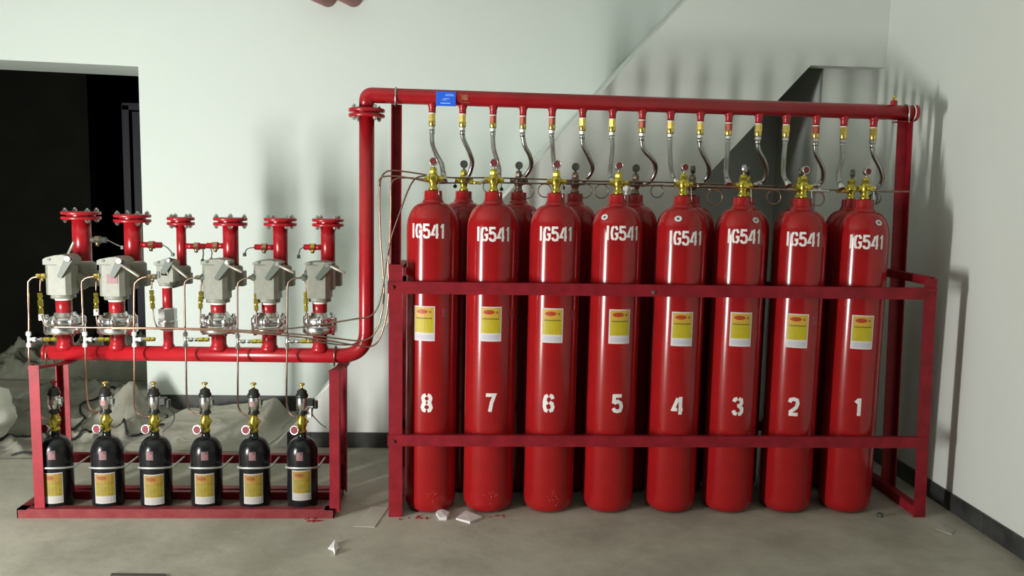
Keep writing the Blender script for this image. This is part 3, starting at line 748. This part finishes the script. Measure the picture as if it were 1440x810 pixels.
    b = MB(); b.tube(fillet([V((X+.02,YR+.04,zo)), V((XU,YU,zo)), V((XU,YU,zs-.02))], .09, 8), ru+.005, 22)
    b.lathe([(ru+.012, zs-.075*s-.02), (ru+.022, zs-.06*s-.02), (ru+.022, zs-.012), (ru+.016, zs-.004), (ru+.006, zs)], V((XU,YU,0)), EZ, 26)
    b.box(V((XU+ru+.006,YU,zo+.012)), (.06*s, .08*s, .085*s), ch=.008)
    part('outlet_elbow', b, M_GREY, root)
    b = MB(); b.ring(V((XU+.01,YU-ru-.0135,zo-.005)), EY, .028*s, .004, 20, 6)
    if i < 2: part('tape_ring', b, M_TAPE, root)
    # brass pilot fitting
    fx0, fx1 = [(50,72),(131,150),(207,227),(275,297),(350,371),(423,441)][i]
    fp = at((fx0+fx1)/2, py_, pc.y); a0, a1 = at(fx0, py_, pc.y), at(fx1, py_, pc.y)
    L = (a1-a0).length; b = MB()
    b.cyl(a0, a1, .009, 10); b.hexa(a0+EX*L*.08, a0+EX*L*.32, .014); b.hexa(a0+EX*L*.40, a0+EX*L*.66, .0165); b.hexa(a0+EX*L*.74, a0+EX*L*.98, .013)
    b.cyl(fp-EX*.008, fp-EX*.008-EZ*.03, .007, 8)
    part('pilot_fitting', b, M_BRASS if i in (0,1,5) else M_OLDB, root)

    # discharge pipe
    fy, fr = FLP[i]; fz = at(UPX[i], fy, YU).z; FR = fr/258.0
    dp = thing('discharge_pipe', (XU, YU, zs-.02), '%s red flanged discharge pipe rising from the %s selector valve' % (['wide','wide','thin','medium','medium','medium'][i], ordn[i]+' from the left' if not small else 'smallest'), 'pipe', 'flanged discharge pipes above the selector valves')
    b = MB(); b.lathe([(ru, zs-.03), (ru, fz-.005)], V((XU,YU,0)), EZ, 24); part('pipe', b, M_PIPE, dp)
    if i < 2: 
        b = MB(); b.lathe([(ru+.001, zs-.004), (ru+.003, zs+.006)], V((XU,YU,0)), EZ, 22); part('thread_tape', b, M_TAPE, dp)
    flange(dp, V((XU,YU,fz)), FR, ru, .017, M_PIPE, 4, .011, M_STEEL, a0=[.8,.7,.85,.25,.7,.75][i])
    # side stub with a switch and its cable
    y0 = [337, 344, 346, 346, 348, 348][i]; sgn = 1 if i < 3 else -1
    xe = [150, 228, 289, 290, 358, 427][i]
    p0 = at(UPX[i], y0, YU); p1 = at(xe, y0, YU); Lx = abs(p1.x-p0.x)
    b = MB(); b.cyl(p0+EX*sgn*ru*.8, p0+EX*sgn*(Lx*.55), .0165, 12); b.lathe([(.013, Lx*.5), (.022, Lx*.52), (.022, Lx*.74), (.017, Lx*.76), (.017, Lx*.97), (.013, Lx)], p0, EX*sgn, 14)
    stub = part('switch_stub', b, M_GREYD if i == 0 else M_PIPE, dp)
    b = MB(); q = p0+EX*sgn*Lx*.62; b.hexa(q-EX*.012, q+EX*.012, .025); b.cyl(q, q-EZ*.034-EY*.012, .010, 10)
    part('switch_nut', b, M_YELL if i == 5 else M_OLDB, stub)
    cab = [[(150,337),(158,341),(166,345),(172,347)], [(228,344),(236,349),(243,357)], [(285,349),(286,356),(285,366)], [(296,349),(298,355),(297,364)], [(358,348),(348,350),(344,357)], [(427,348),(422,351),(420,360)]][i]
    cp = path(cab, YU-.02)
    b = MB(); b.tube(smooth_path(cp, 5), .0035, 6); b.box(cp[-1]-EZ*.004, (.018,.014,.020), ch=.003); part('cable', b, M_GREYD, stub)

# pilot tubes: from the pilot bottle up to each selector valve, with tee and check valve
TX = [  # polyline of the main tube
 [(54,389),(46,390.5),(41,395),(39.5,402),(40.5,450),(40.5,500),(42,535),(46,565),(58,586),(72,588)],
 [(133,389),(124,390),(117,394),(115,402),(117,450),(120,490),(121.5,545),(124,568),(130,578),(141,582)],
 [(207,389),(199,391),(192,396),(189,404),(188.5,450),(189,500),(189,560),(191,576),(198,584),(212,586)],
 [(275,391),(268,391.5),(262,395),(259.5,403),(260,450),(261.5,500),(262.5,555),(265,573),(272,581),(286,584)],
 [(350,391),(343,392),(337,396),(334,404),(334,450),(334.5,500),(334.5,560),(337,576),(343,583),(353,585)],
 [(423,391),(414,391.5),(408,395),(404.5,404),(404,450),(403.5,500),(403,560),(405,576),(411,584),(419,587)]]
CK = [((56,412),(58,443),[(57,392),(56.5,402),(56.5,410)],[(58,443),(60,450),(64,457),(71,459.5)]), ((135,412),(135.5,436),[(135.5,394),(135,410)],[(135.5,436),(136,450),(140,458),(148,462)]),
      ((213,408),(215,434),[(213.5,394),(213,406)],[(215,434),(217,450),(221,460),(226,462.5)]), ((282.5,410),(282,434),[(284,395),(282.5,403),(282.5,410)],[(282,434),(282,450),(284,460),(291,464)]),
      ((360,413),(360.5,437),[(361,396),(360,412)],[(360.5,437),(361,452),(360,458),(357,463)]), ((430,411),(430.5,438),[(432.5,396),(430.5,404),(430,411)],[(430.5,438),(432,450),(433,458),(436,466)])]
for i in range(6):
    pts = path(TX[i], YR-.095)
    for k in range(len(pts)):
        if k >= len(pts)-3: pts[k] = at(*TX[i][k], -0.03 - .05*(k-len(pts)+3)/2)
        elif k >= len(pts)-4: pts[k] = at(*TX[i][k], .05)
    root = thing('pilot_tube', pts[5], 'copper pilot tube with brass check valve, hanging from the %s selector valve' % ordn[i], 'tube', 'pilot tubes of the selector valves')
    b = MB(); b.tube(smooth_path(pts, 5), .0052, 8); part('tube', b, M_COPPER if i < 3 else M_COPPERD, root)
    ty = [477,477,477,477.5,480,480][i]; tx = [40.5,119.5,189,261,334.5,404][i]
    c = at(tx, ty, YR-.095); b = MB()
    b.cyl(c-EZ*.045, c+EZ*.045, .0085, 10); b.hexa(c+EZ*.020, c+EZ*.040, .013); b.hexa(c-EZ*.042, c-EZ*.022, .013); b.cyl(c, c+EX*.03, .009, 10); b.hexa(c+EX*.022, c+EX*.038, .0125)
    part('tee', b, M_STEEL if i > 2 else M_SEAL, root)
    xe = [80, 155, 218, 294, 370, 440][i]; e = at(xe, ty, YR-.095); L = (e-c).length; d = (e-c)/L
    b = MB(); b.cyl(c+d*.03, c+d*L*.6, .0065, 8); b.hexa(c+d*L*.40, c+d*L*.50, .0115); part('branch', b, M_STEEL, root)
    b = MB(); b.hexa(c+d*L*.55, c+d*L*.76, .0125); b.cyl(c+d*L*.74, c+d*L, .0105, 10); b.hexa(c+d*L*.82, c+d*L*.98, .0118); part('check_valve', b, M_YELL, root)
    (u0, u1, l0, l1) = CK[i]; yy = YR-.045
    b = MB(); b.tube(smooth_path(path(l0, yy), 4), .0045, 7); part('side_tube', b, M_COPPERD, root)
    b = MB(); b.tube(smooth_path(path(l1, yy-.03), 4), .0042, 7); part('side_tube', b, M_COPPERD, root)
    p, q = at(*u0, yy), at(*u1, yy-.02); d = (q-p).normalized(); L = (q-p).length
    b = MB(); b.cyl(p, q, .0085, 10); b.hexa(p, p+d*L*.22, .0125); b.hexa(p+d*L*.3, p+d*L*.62, .0135); b.hexa(p+d*L*.7, q, .012); cv = part('check_valve', b, M_YELL, root)
    if i < 2: b = MB(); b.hexa(q-d*.004, q+d*.030, .0135); part('white_nut', b, M_SEAL, root)

# ================================================================== BOTTLE RACK AND PILOT BOTTLES
Y0, Y1 = -0.185, 0.175
xa, xb = at_z(25, 728, 0).x, at_z(470, 728, 0).x
xa2, xb2 = xa+.045, xb+.02
br = thing('bottle_rack', ((xa+xb)/2, 0, 0), 'low red steel rack carrying six black bottles and the lower header', 'rack')
b = MB(); b.angle(V((xa, Y0, .050)), V((xb, Y0, .050)), -EZ, EY, .050, .05, .005); part('base_rail', b, M_FRAMED, br)
b = MB(); b.angle(V((xa, Y1, .050)), V((xb, Y1, .050)), -EZ, -EY, .050, .05, .005); part('base_rail', b, M_FRAME, br)
for X, u in ((xa, EX), (xb, -EX)):
    b = MB(); b.angle(V((X, Y0, .050)), V((X, Y1, .050)), -EZ, u, .050, .05, .005); part('base_rail', b, M_FRAMED, br)
b = MB(); b.box(V(((xa+xb)/2, Y0+.098, .026)), (xb-xa-.02, .19, .006)); part('base_plate', b, M_DUSTY, br)
b = MB(); b.angle(V((xa+.01, Y0+.20, .070)), V((xb-.01, Y0+.20, .070)), -EZ, EY, .066, .03, .005); part('inner_rail', b, M_FRAME, br)
zp = mz - PR - .008
px0, px1 = at(43.5, 600, Y0+.012).x, at(477, 600, Y0+.012).x
for X, u in ((px0, EX), (px1, -EX)):
    b = MB(); zq = at(50 if X < -1 else 470, 514 if X < -1 else 520.5, Y0+.012).z; b.angle(V((X, Y0+.012, .03)), V((X, Y0+.012, zq)), u, EY, .052, .05, .006); part('front_post', b, M_FRAME, br)
rx0, rx1 = at(85, 590, Y1-.02).x, at(488, 590, Y1-.02).x
for X, u in ((rx0, EX), (rx1, -EX)):
    b = MB(); b.angle(V((X, Y1-.01, .03)), V((X, Y1-.01, zp)), u, -EY, .052, .045, .006); part('rear_post', b, M_FRAME, br)
for xq0, xq1 in ((px0+.002, rx0+.03), (px1-.05, rx1-.03)):
    A, B = V((xq0+.02, Y0+.02, zq-.008)), V((xq1, Y1, zp))
    b = MB(); d = (B-A).normalized(); b.box((A+B)/2, (.05, (B-A).length+.02, .008), (d.cross(EZ).normalized(), d, EZ), ch=.001)
    A2 = V((xq1, YR-.03, zp+.003)); b.box(V((xq1, YR-.01, zp)), (.06, .11, .008)); part('saddle_bar', b, M_FRAME, br)
rz = at(300, 640, .10).z
b = MB(); b.angle(V((rx0+.01, .105, rz)), V((rx1-.01, .105, rz)), -EZ, EY, .048, .04, .005); part('clamp_rail', b, M_FRAME, br)

BPXB = [81, 152.5, 220, 291, 358.5, 425.5]
BR = 0.0815; BYY = -0.075
bprof = [(.02, .031), (.066, .030), (.077, .036), (BR, .050), (BR, .33)]
for k in range(1, 10):
    a = pi/2*k/9*.95; bprof.append((.021+(BR-.021)*cos(a), .33+.082*sin(a)))
bprof += [(.021, .425), (.021, .445)]
bbody = MB().lathe(bprof, n=36).mesh('body', M_BLACK)
bv = MB(); bv.lathe([(.024,.440),(.024,.452),(.019,.455),(.021,.470),(.026,.482),(.026,.510),(.020,.520),(.018,.545)], n=14); bv.hexa((0,0,.486),(0,0,.506),.028)
bv.cylc((0,0,.472),(-.022,-.03,.466),.011,10); bv.cylc((0,0,.50),(.034,-.006,.50),.009,10)
bvalve = bv.mesh('valve', M_YELL)
gc = V((-.030,-.040,.462)); gd = V((-.25,-1,.15)).normalized()
g = MB(); g.lathe([(.010,-.012),(.0235,-.012),(.0255,-.009),(.0255,.007),(.0245,.010),(.020,.010),(.0197,.008),(.001,.008)], gc, gd, 20, cap=False); bgauge = g.mesh('gauge', M_CHROME)
g = MB(); g.lathe([(.0195,.0078),(.0195,.0086)], gc, gd, 20); bdial = g.mesh('gauge_dial', M_GAUGER)
a = MB(); a.lathe([(.018,.548),(.026,.550),(.026,.566),(.029,.568),(.029,.630),(.026,.634),(.026,.640)], n=20); bact = a.mesh('actuator', M_CHROME)
a = MB(); a.lathe([(.024,.538),(.030,.540),(.030,.550),(.024,.552)], n=18); bcol = a.mesh('collar', M_RUBBER)
a = MB(); a.lathe([(.031,.632),(.033,.636),(.033,.648),(.027,.653),(.0255,.668),(.018,.673),(.010,.678)], n=18); bcap = a.mesh('cap', M_RUBBER)
a = MB(); a.cyl((0,0,.676),(0,0,.700),.0055,8); a.lathe([(.006,.695),(.016,.700),(.016,.706),(.008,.710)], n=12); bknob = a.mesh('knob', M_BRASS)
knr = MB(); knr.cyl((0,0,.676),(0,0,.700),.0055,8); knr.lathe([(.006,.695),(.017,.700),(.017,.707),(.008,.711)], n=12); bknobr = knr.mesh('knob', M_PIPE)
pk = MB(); rr_ = .0295
for u0,u1,z0,z1 in ((-.016,.014,.585,.615),):
    patch(pk, rr_, u0, u1, z0, z1, 4)
bpl = pk.mesh('actuator_label', M_PINK)
cn = MB(); cn.box((.046,.0,.606),(.040,.036,.036),ch=.006); cn.box((.072,.004,.592),(.022,.030,.040),ch=.006); bconn = cn.mesh('connector', M_RUBBER)
cn2 = MB(); cn2.tube(smooth_path([V((.026,0,.60)),V((.042,0,.622)),V((.045,0,.60)),V((.036,0,.572))],4),.003,6); cn2.box((.034,0,.602),(.02,.02,.03),ch=.004); bconn2 = cn2.mesh('pin_lug', M_GREYD)
def small_label():
    b = MB(); r = BR+.0008; w, h = .106, .166
    patch(b, r, -w/2, w/2, 0, h, 8); r += .0004
    b.mi = 1; patch(b, r, -w/2+.004, w/2-.004, .040, .118, 6); b.mi = 2; patch(b, r, -w/2+.004, w/2-.004, .118, .160, 6)
    r += .0004; b.mi = 3; oval(b, r, -.014, .140, .024, .010); b.mi = 4
    rn = random.Random(9)
    patch(b, r, -.046, .046, .108, .112, 5)
    for z in (.098,.088,.078,.068,.058,.048):
        u = -.044
        while u < .036:
            q = rn.uniform(.004,.012); patch(b, r, u, u+q, z, z+.0022, 1); u += q+.003
    b.mi = 5
    for z in (.010,.017,.024,.031):
        patch(b, r, -.046, .046, z, z+.0022, 5)
    return b.mesh('label', [M_DLW, M_DLY, M_DLO, M_DLR, M_LABT, M_LGREY])
SLAB = small_label()
st = MB(); r = BR+.001; 
for (u0,u1,z0,z1) in ((-.017,-.0145,0,.045),(-.017,.018,0,.0025),(-.012,-.008,.010,.036),(-.004,0,.010,.036),(.004,.008,.010,.030),(.011,.014,.010,.030),(-.012,.014,.0055,.008),(-.012,0,.036,.039)): patch(st, r, u0, u1, z0, z1, 2)
SPRINT = st.mesh('print_mark', M_PINK)
st = MB(); patch(st, r-.0004, -.018, .019, -.002, .046, 3); SBACK = st.mesh('print_panel', mat('dull_mauve_print', (0.11,0.055,0.06), .5))
blook = ['at the left end of the rack, red knob on top', 'second from the left, in front of the dust sheet', 'third from the left, cable looping from its connector', 'third from the right, chrome actuator with a clear lug', 'second from the right', 'rightmost, with cable hanging from its connector']
for i, px in enumerate(BPXB):
    X = at(px, 680, BYY).x
    root = thing('pilot_bottle', (X, BYY, .0), 'black bottle with yellow label, %s' % blook[i], 'bottle', 'black pilot bottles in the low rack')
    put('body', bbody, root)
    vz = put('valve', bvalve, root); put('gauge', bgauge, vz); put('gauge_dial', bdial, vz)
    ac = put('actuator', bact, root); put('cap', bcap, ac); put('collar', bcol, ac); put('knob', bknobr if i == 0 else bknob, ac)
    if i in (0,1,4): put('actuator_label', bpl, ac, (0,0,0), -.1)
    if i in (2,5): put('connector', bconn, ac)
    else: put('pin_lug', bconn2, ac)
    if i == 2:
        b = MB(); b.tube(smooth_path(path([(236,575),(243,579),(245,588),(240,598),(234,602),(229,608)], BYY), 4), .0032, 6); part('cable', b, M_RUBBER, ac)
        b = MB(); b.ball(at(234,585,BYY-.01), .011); part('plug', b, M_RUBBER, ac)
    if i == 5:
        b = MB(); b.tube(smooth_path(path([(441,570),(439,582),(445,590),(453,598),(459,601)], BYY+.02), 4), .0034, 6); part('cable', b, M_GREYD, ac)
        b = MB(); b.box(at(435,580,BYY+.01), (.03,.02,.05), ch=.006); part('tag', b, M_SEAL, ac)
    lp = [(73,687),(147,687),(216,689),(287,688),(356,688),(424,683)][i]
    th, z = on_cyl(*lp, X, BYY, BR); put('label', SLAB, root, (0,0,z-.083), th)
    sp = [(72,639),(144,639),(210,638),(287.5,640),(354.5,639),(421,639)][i]
    th, z = on_cyl(*sp, X, BYY, BR); z = min(z, .33); put('print_panel', SBACK, root, (0,0,z-.022), th); put('print_mark', SPRINT, root, (0,0,z-.022), th)
    # hoop from the clamp rail round the bottle
    zb = at(px, 658, BYY-BR).z; rb = BR+.005
    arc = [V((X+rb*sin(t), BYY-rb*cos(t), zb - .022*(1-cos(t)))) for t in [(-pi/2)+pi*k/16 for k in range(17)]]
    arc = [V((arc[0].x, .10, rz-.012))] + arc + [V((arc[-1].x+.006, .10, rz-.010))]
    b = MB(); b.tube(arc, .0055, 8); part('bottle_hoop', b, M_HOOP, br)

# ================================================================== RED PIPES OVERHEAD
for px, t in ((438, 'left one of two'), (476, 'right one of two')):
    c = at(px, -1, 1.7); ln = V((0.22, 1, .05)).normalized()
    b = MB(); b.tube([c+EZ*.058, c+EZ*.058-ln*-.02, c+EZ*.058+ln*.40], [.050,.062,.062], 20)
    solo('overhead_pipe', b, M_DULL, 'dull red pipe end high on the back wall, %s' % t, 'pipe', 'red pipe ends high on the back wall')

# ================================================================== DUST SHEETS, SACK, LITTER
def sheet(name, x0, x1, y0, y1, hf, M, label, cat, nx=130, ny=110, seed=0, amp=.05):
    b = MB(); st = 0
    for j in range(ny+1):
        for i in range(nx+1):
            u, w = i/nx, j/ny; x, y = x0+(x1-x0)*u, y0+(y1-y0)*w
            wob = .16*noise.noise(V((x*1.7+seed, y*1.7, 3)))
            e = min(1, max(0, (min(u, 1-u, w, 1-w)+wob*.5)/.16)); e = e*e*(3-2*e)
            p = V((x*2.3+seed*3.1, y*2.3, seed)); q = V((x*5.1-seed, y*4.1, seed+5))
            cr = max(0,1-abs(noise.noise(p)*2.6))**2*amp + max(0,1-abs(noise.noise(q)*2.8))**2*amp*.6 + max(0,1-abs(noise.noise(q*2.1)*3))**2*amp*.25 + noise.noise(p*.6)*amp*.5
            h = .004 + e*max(0, hf(x, y) + cr - amp*.5)
            b.v.append(V((x+noise.noise(q)*.03, y+noise.noise(q+V((9,9,9)))*.03, max(.004, h))))
    for j in range(ny):
        for i in range(nx):
            a = j*(nx+1)+i; b.face((a, a+1, a+nx+2, a+nx+1))
    HF.append((x0,x1,y0,y1,nx,ny,[p.z for p in b.v]))
    return solo(name, b, M, label, cat)
HF = []
def ground(x, y):
    z = .0
    for x0,x1,y0,y1,nx,ny,zs in HF:
        if x0 < x < x1 and y0 < y < y1: z = max(z, max(zs[min(ny,int((y-y0)/(y1-y0)*ny+a))*(nx+1)+min(nx,int((x-x0)/(x1-x0)*nx+c))] for a in (0,1) for c in (0,1)))
    return z
def gs(x, y, cx, cy, sx, sy, h): return h*math.exp(-((x-cx)/sx)**2-((y-cy)/sy)**2)
sheet('dust_sheet', -3.5, -2.02, 0.78, 2.9, lambda x, y: .012+max(0,.28-1.1*abs(x+2.27+.25*(y-1.62))-1.1*abs(y-1.62))+gs(x,y,-2.12,1.5,.14,.2,.08)+gs(x,y,-2.9,2.3,.5,.35,.10), M_SHEET, 'crumpled grey dust sheet heaped in the doorway behind the bottle rack', 'sheet', seed=1, amp=.058)
sheet('dust_sheet', -2.08, -1.135, 0.95, 1.96, lambda x, y: .010+.115*max(0,(y-1.1))*min(1,max(0,.62+.6*(x+2.1)))+gs(x,y,-1.22,1.75,.10,.2,.07), M_SHEETB, 'beige dust sheet spread along the foot of the back wall', 'sheet', seed=4, amp=.014)
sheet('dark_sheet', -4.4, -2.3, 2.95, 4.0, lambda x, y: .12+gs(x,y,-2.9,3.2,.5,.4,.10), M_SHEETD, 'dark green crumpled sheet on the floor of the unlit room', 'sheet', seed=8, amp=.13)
def cable(pts, r, label):
    b = MB(); P = smooth_path([V((x, y, 0)) for x, y in pts], 14)
    b.tube([V((p.x, p.y, ground(p.x, p.y)+r*1.3)) for p in P], r, 6); return solo('cable', b, M_RUBBER, label, 'cable')
cable([(-2.95,1.0),(-2.75,1.25),(-2.5,1.15),(-2.25,1.35),(-2.12,1.25),(-1.95,1.4)], .009, 'black cable winding over the dust sheet behind the bottle rack')
cable([(-2.62,2.2),(-2.7,1.8),(-2.55,1.5),(-2.62,1.2),(-2.45,.95),(-2.7,.82)], .008, 'black cable hanging out of the doorway across the dust sheet')
# white sack at the left edge
b = MB(); c = V((-3.13, 1.0, .20)); n, k = 44, 26
for j in range(k+1):
    for i in range(n):
        a, ph = 2*pi*i/n, pi*j/k
        d = V((sin(ph)*cos(a), sin(ph)*sin(a), -cos(ph))); w = 1+.08*noise.noise(d*2.3+V((3,1,7)))+.04*noise.noise(d*6)-.05*max(0,1-abs(noise.noise(d*3.1))*4)
        p = c + V((d.x*.34, d.y*.34, d.z*(.27 if d.z > 0 else .2)))*w; p.z = max(.003, p.z); b.v.append(p)
for j in range(k):
    for i in range(n):
        i2 = (i+1) % n; b.face((j*n+i, j*n+i2, (j+1)*n+i2, (j+1)*n+i))
solo('sack', b, M_SACK, 'bulging white woven sack at the far left by the doorway', 'sack')
def scrap(name, pts, th, M, label, cat, lift=0.0, group=None):
    c = [at_z(x, y, 0.0) for x, y in pts]; b = MB(); n = len(c)
    ctr = sum(c, V((0,0,0)))/n; top = [p+EZ*(th+lift*(i % 2)) for i, p in enumerate(c)]
    st = len(b.v); b.v += [p+EZ*.001 for p in c] + top + [ctr+EZ*(th+lift*.6)]
    b.smooth = False
    for i in range(n):
        j = (i+1) % n; b.face((st+i, st+j, st+n+j, st+n+i)); b.face((st+n+i, st+n+j, st+2*n))
    b.face(tuple(st+i for i in range(n)))
    return solo(name, b, M, label, cat, group)
scrap('folded_paper', [(641,731),(655,721),(678,729),(661,737)], .010, M_PAPER, 'folded white paper on the floor at the foot of the cylinder painted seven', 'paper', .004)
scrap('paper_wad', [(613,724),(620,720),(632,724),(628,732),(618,732)], .016, M_PAPER, 'crumpled white paper wad on the floor between cylinders eight and seven', 'paper', .006)
scrap('paper_scrap', [(461,772),(471,764),(477,771),(471,781),(468,775)], .004, M_PAPER, 'small torn white paper scrap on the open floor', 'paper', .016)
scrap('card_sheet', [(497,741),(521,713),(546,714),(527,742)], .003, mat('grey_card', (.42,.40,.34), .8), 'thin grey card lying between the two racks', 'card', .002)
scrap('plastic_scrap', [(1315,744),(1322,738),(1343,747),(1338,753)], .003, M_DLW, 'pale plastic scrap on the floor near the right baseboard', 'scrap', .004)
scrap('floor_mat', [(155,811),(157,807.5),(232,808.5),(236,812)], .006, M_MUD, 'dark mat edge on the floor at the bottom of the view', 'mat')
scrap('paper_scrap', [(1385,740),(1392,736),(1400,744),(1394,748)], .003, M_DLW, 'faint paper scrap beside the right baseboard', 'paper', .003)
c = at_z(1237, 727, 0); b = MB(); b.hexa(c, c+EZ*.022, .016); solo('loose_nut', b, M_GAUGED, 'dark steel nut on the floor right of the cylinder painted one', 'nut')
rn = random.Random(21)
b = MB()
for cx, cy, n in ((440,730,16),(585,727,9),(700,725,6)):
    for _ in range(n):
        p = at_z(cx+rn.gauss(0,9), cy+rn.uniform(-1,4), 0); a = rn.uniform(0,pi); s_ = rn.uniform(.006,.016)
        b.box(p+EZ*.003, (s_, s_*.6, .004), (V((cos(a),sin(a),0)), V((-sin(a),cos(a),0)), EZ))
o = solo('paint_flakes', b, M_PIPE, 'scattered red paint flakes on the floor by the racks', 'debris', kind='stuff')
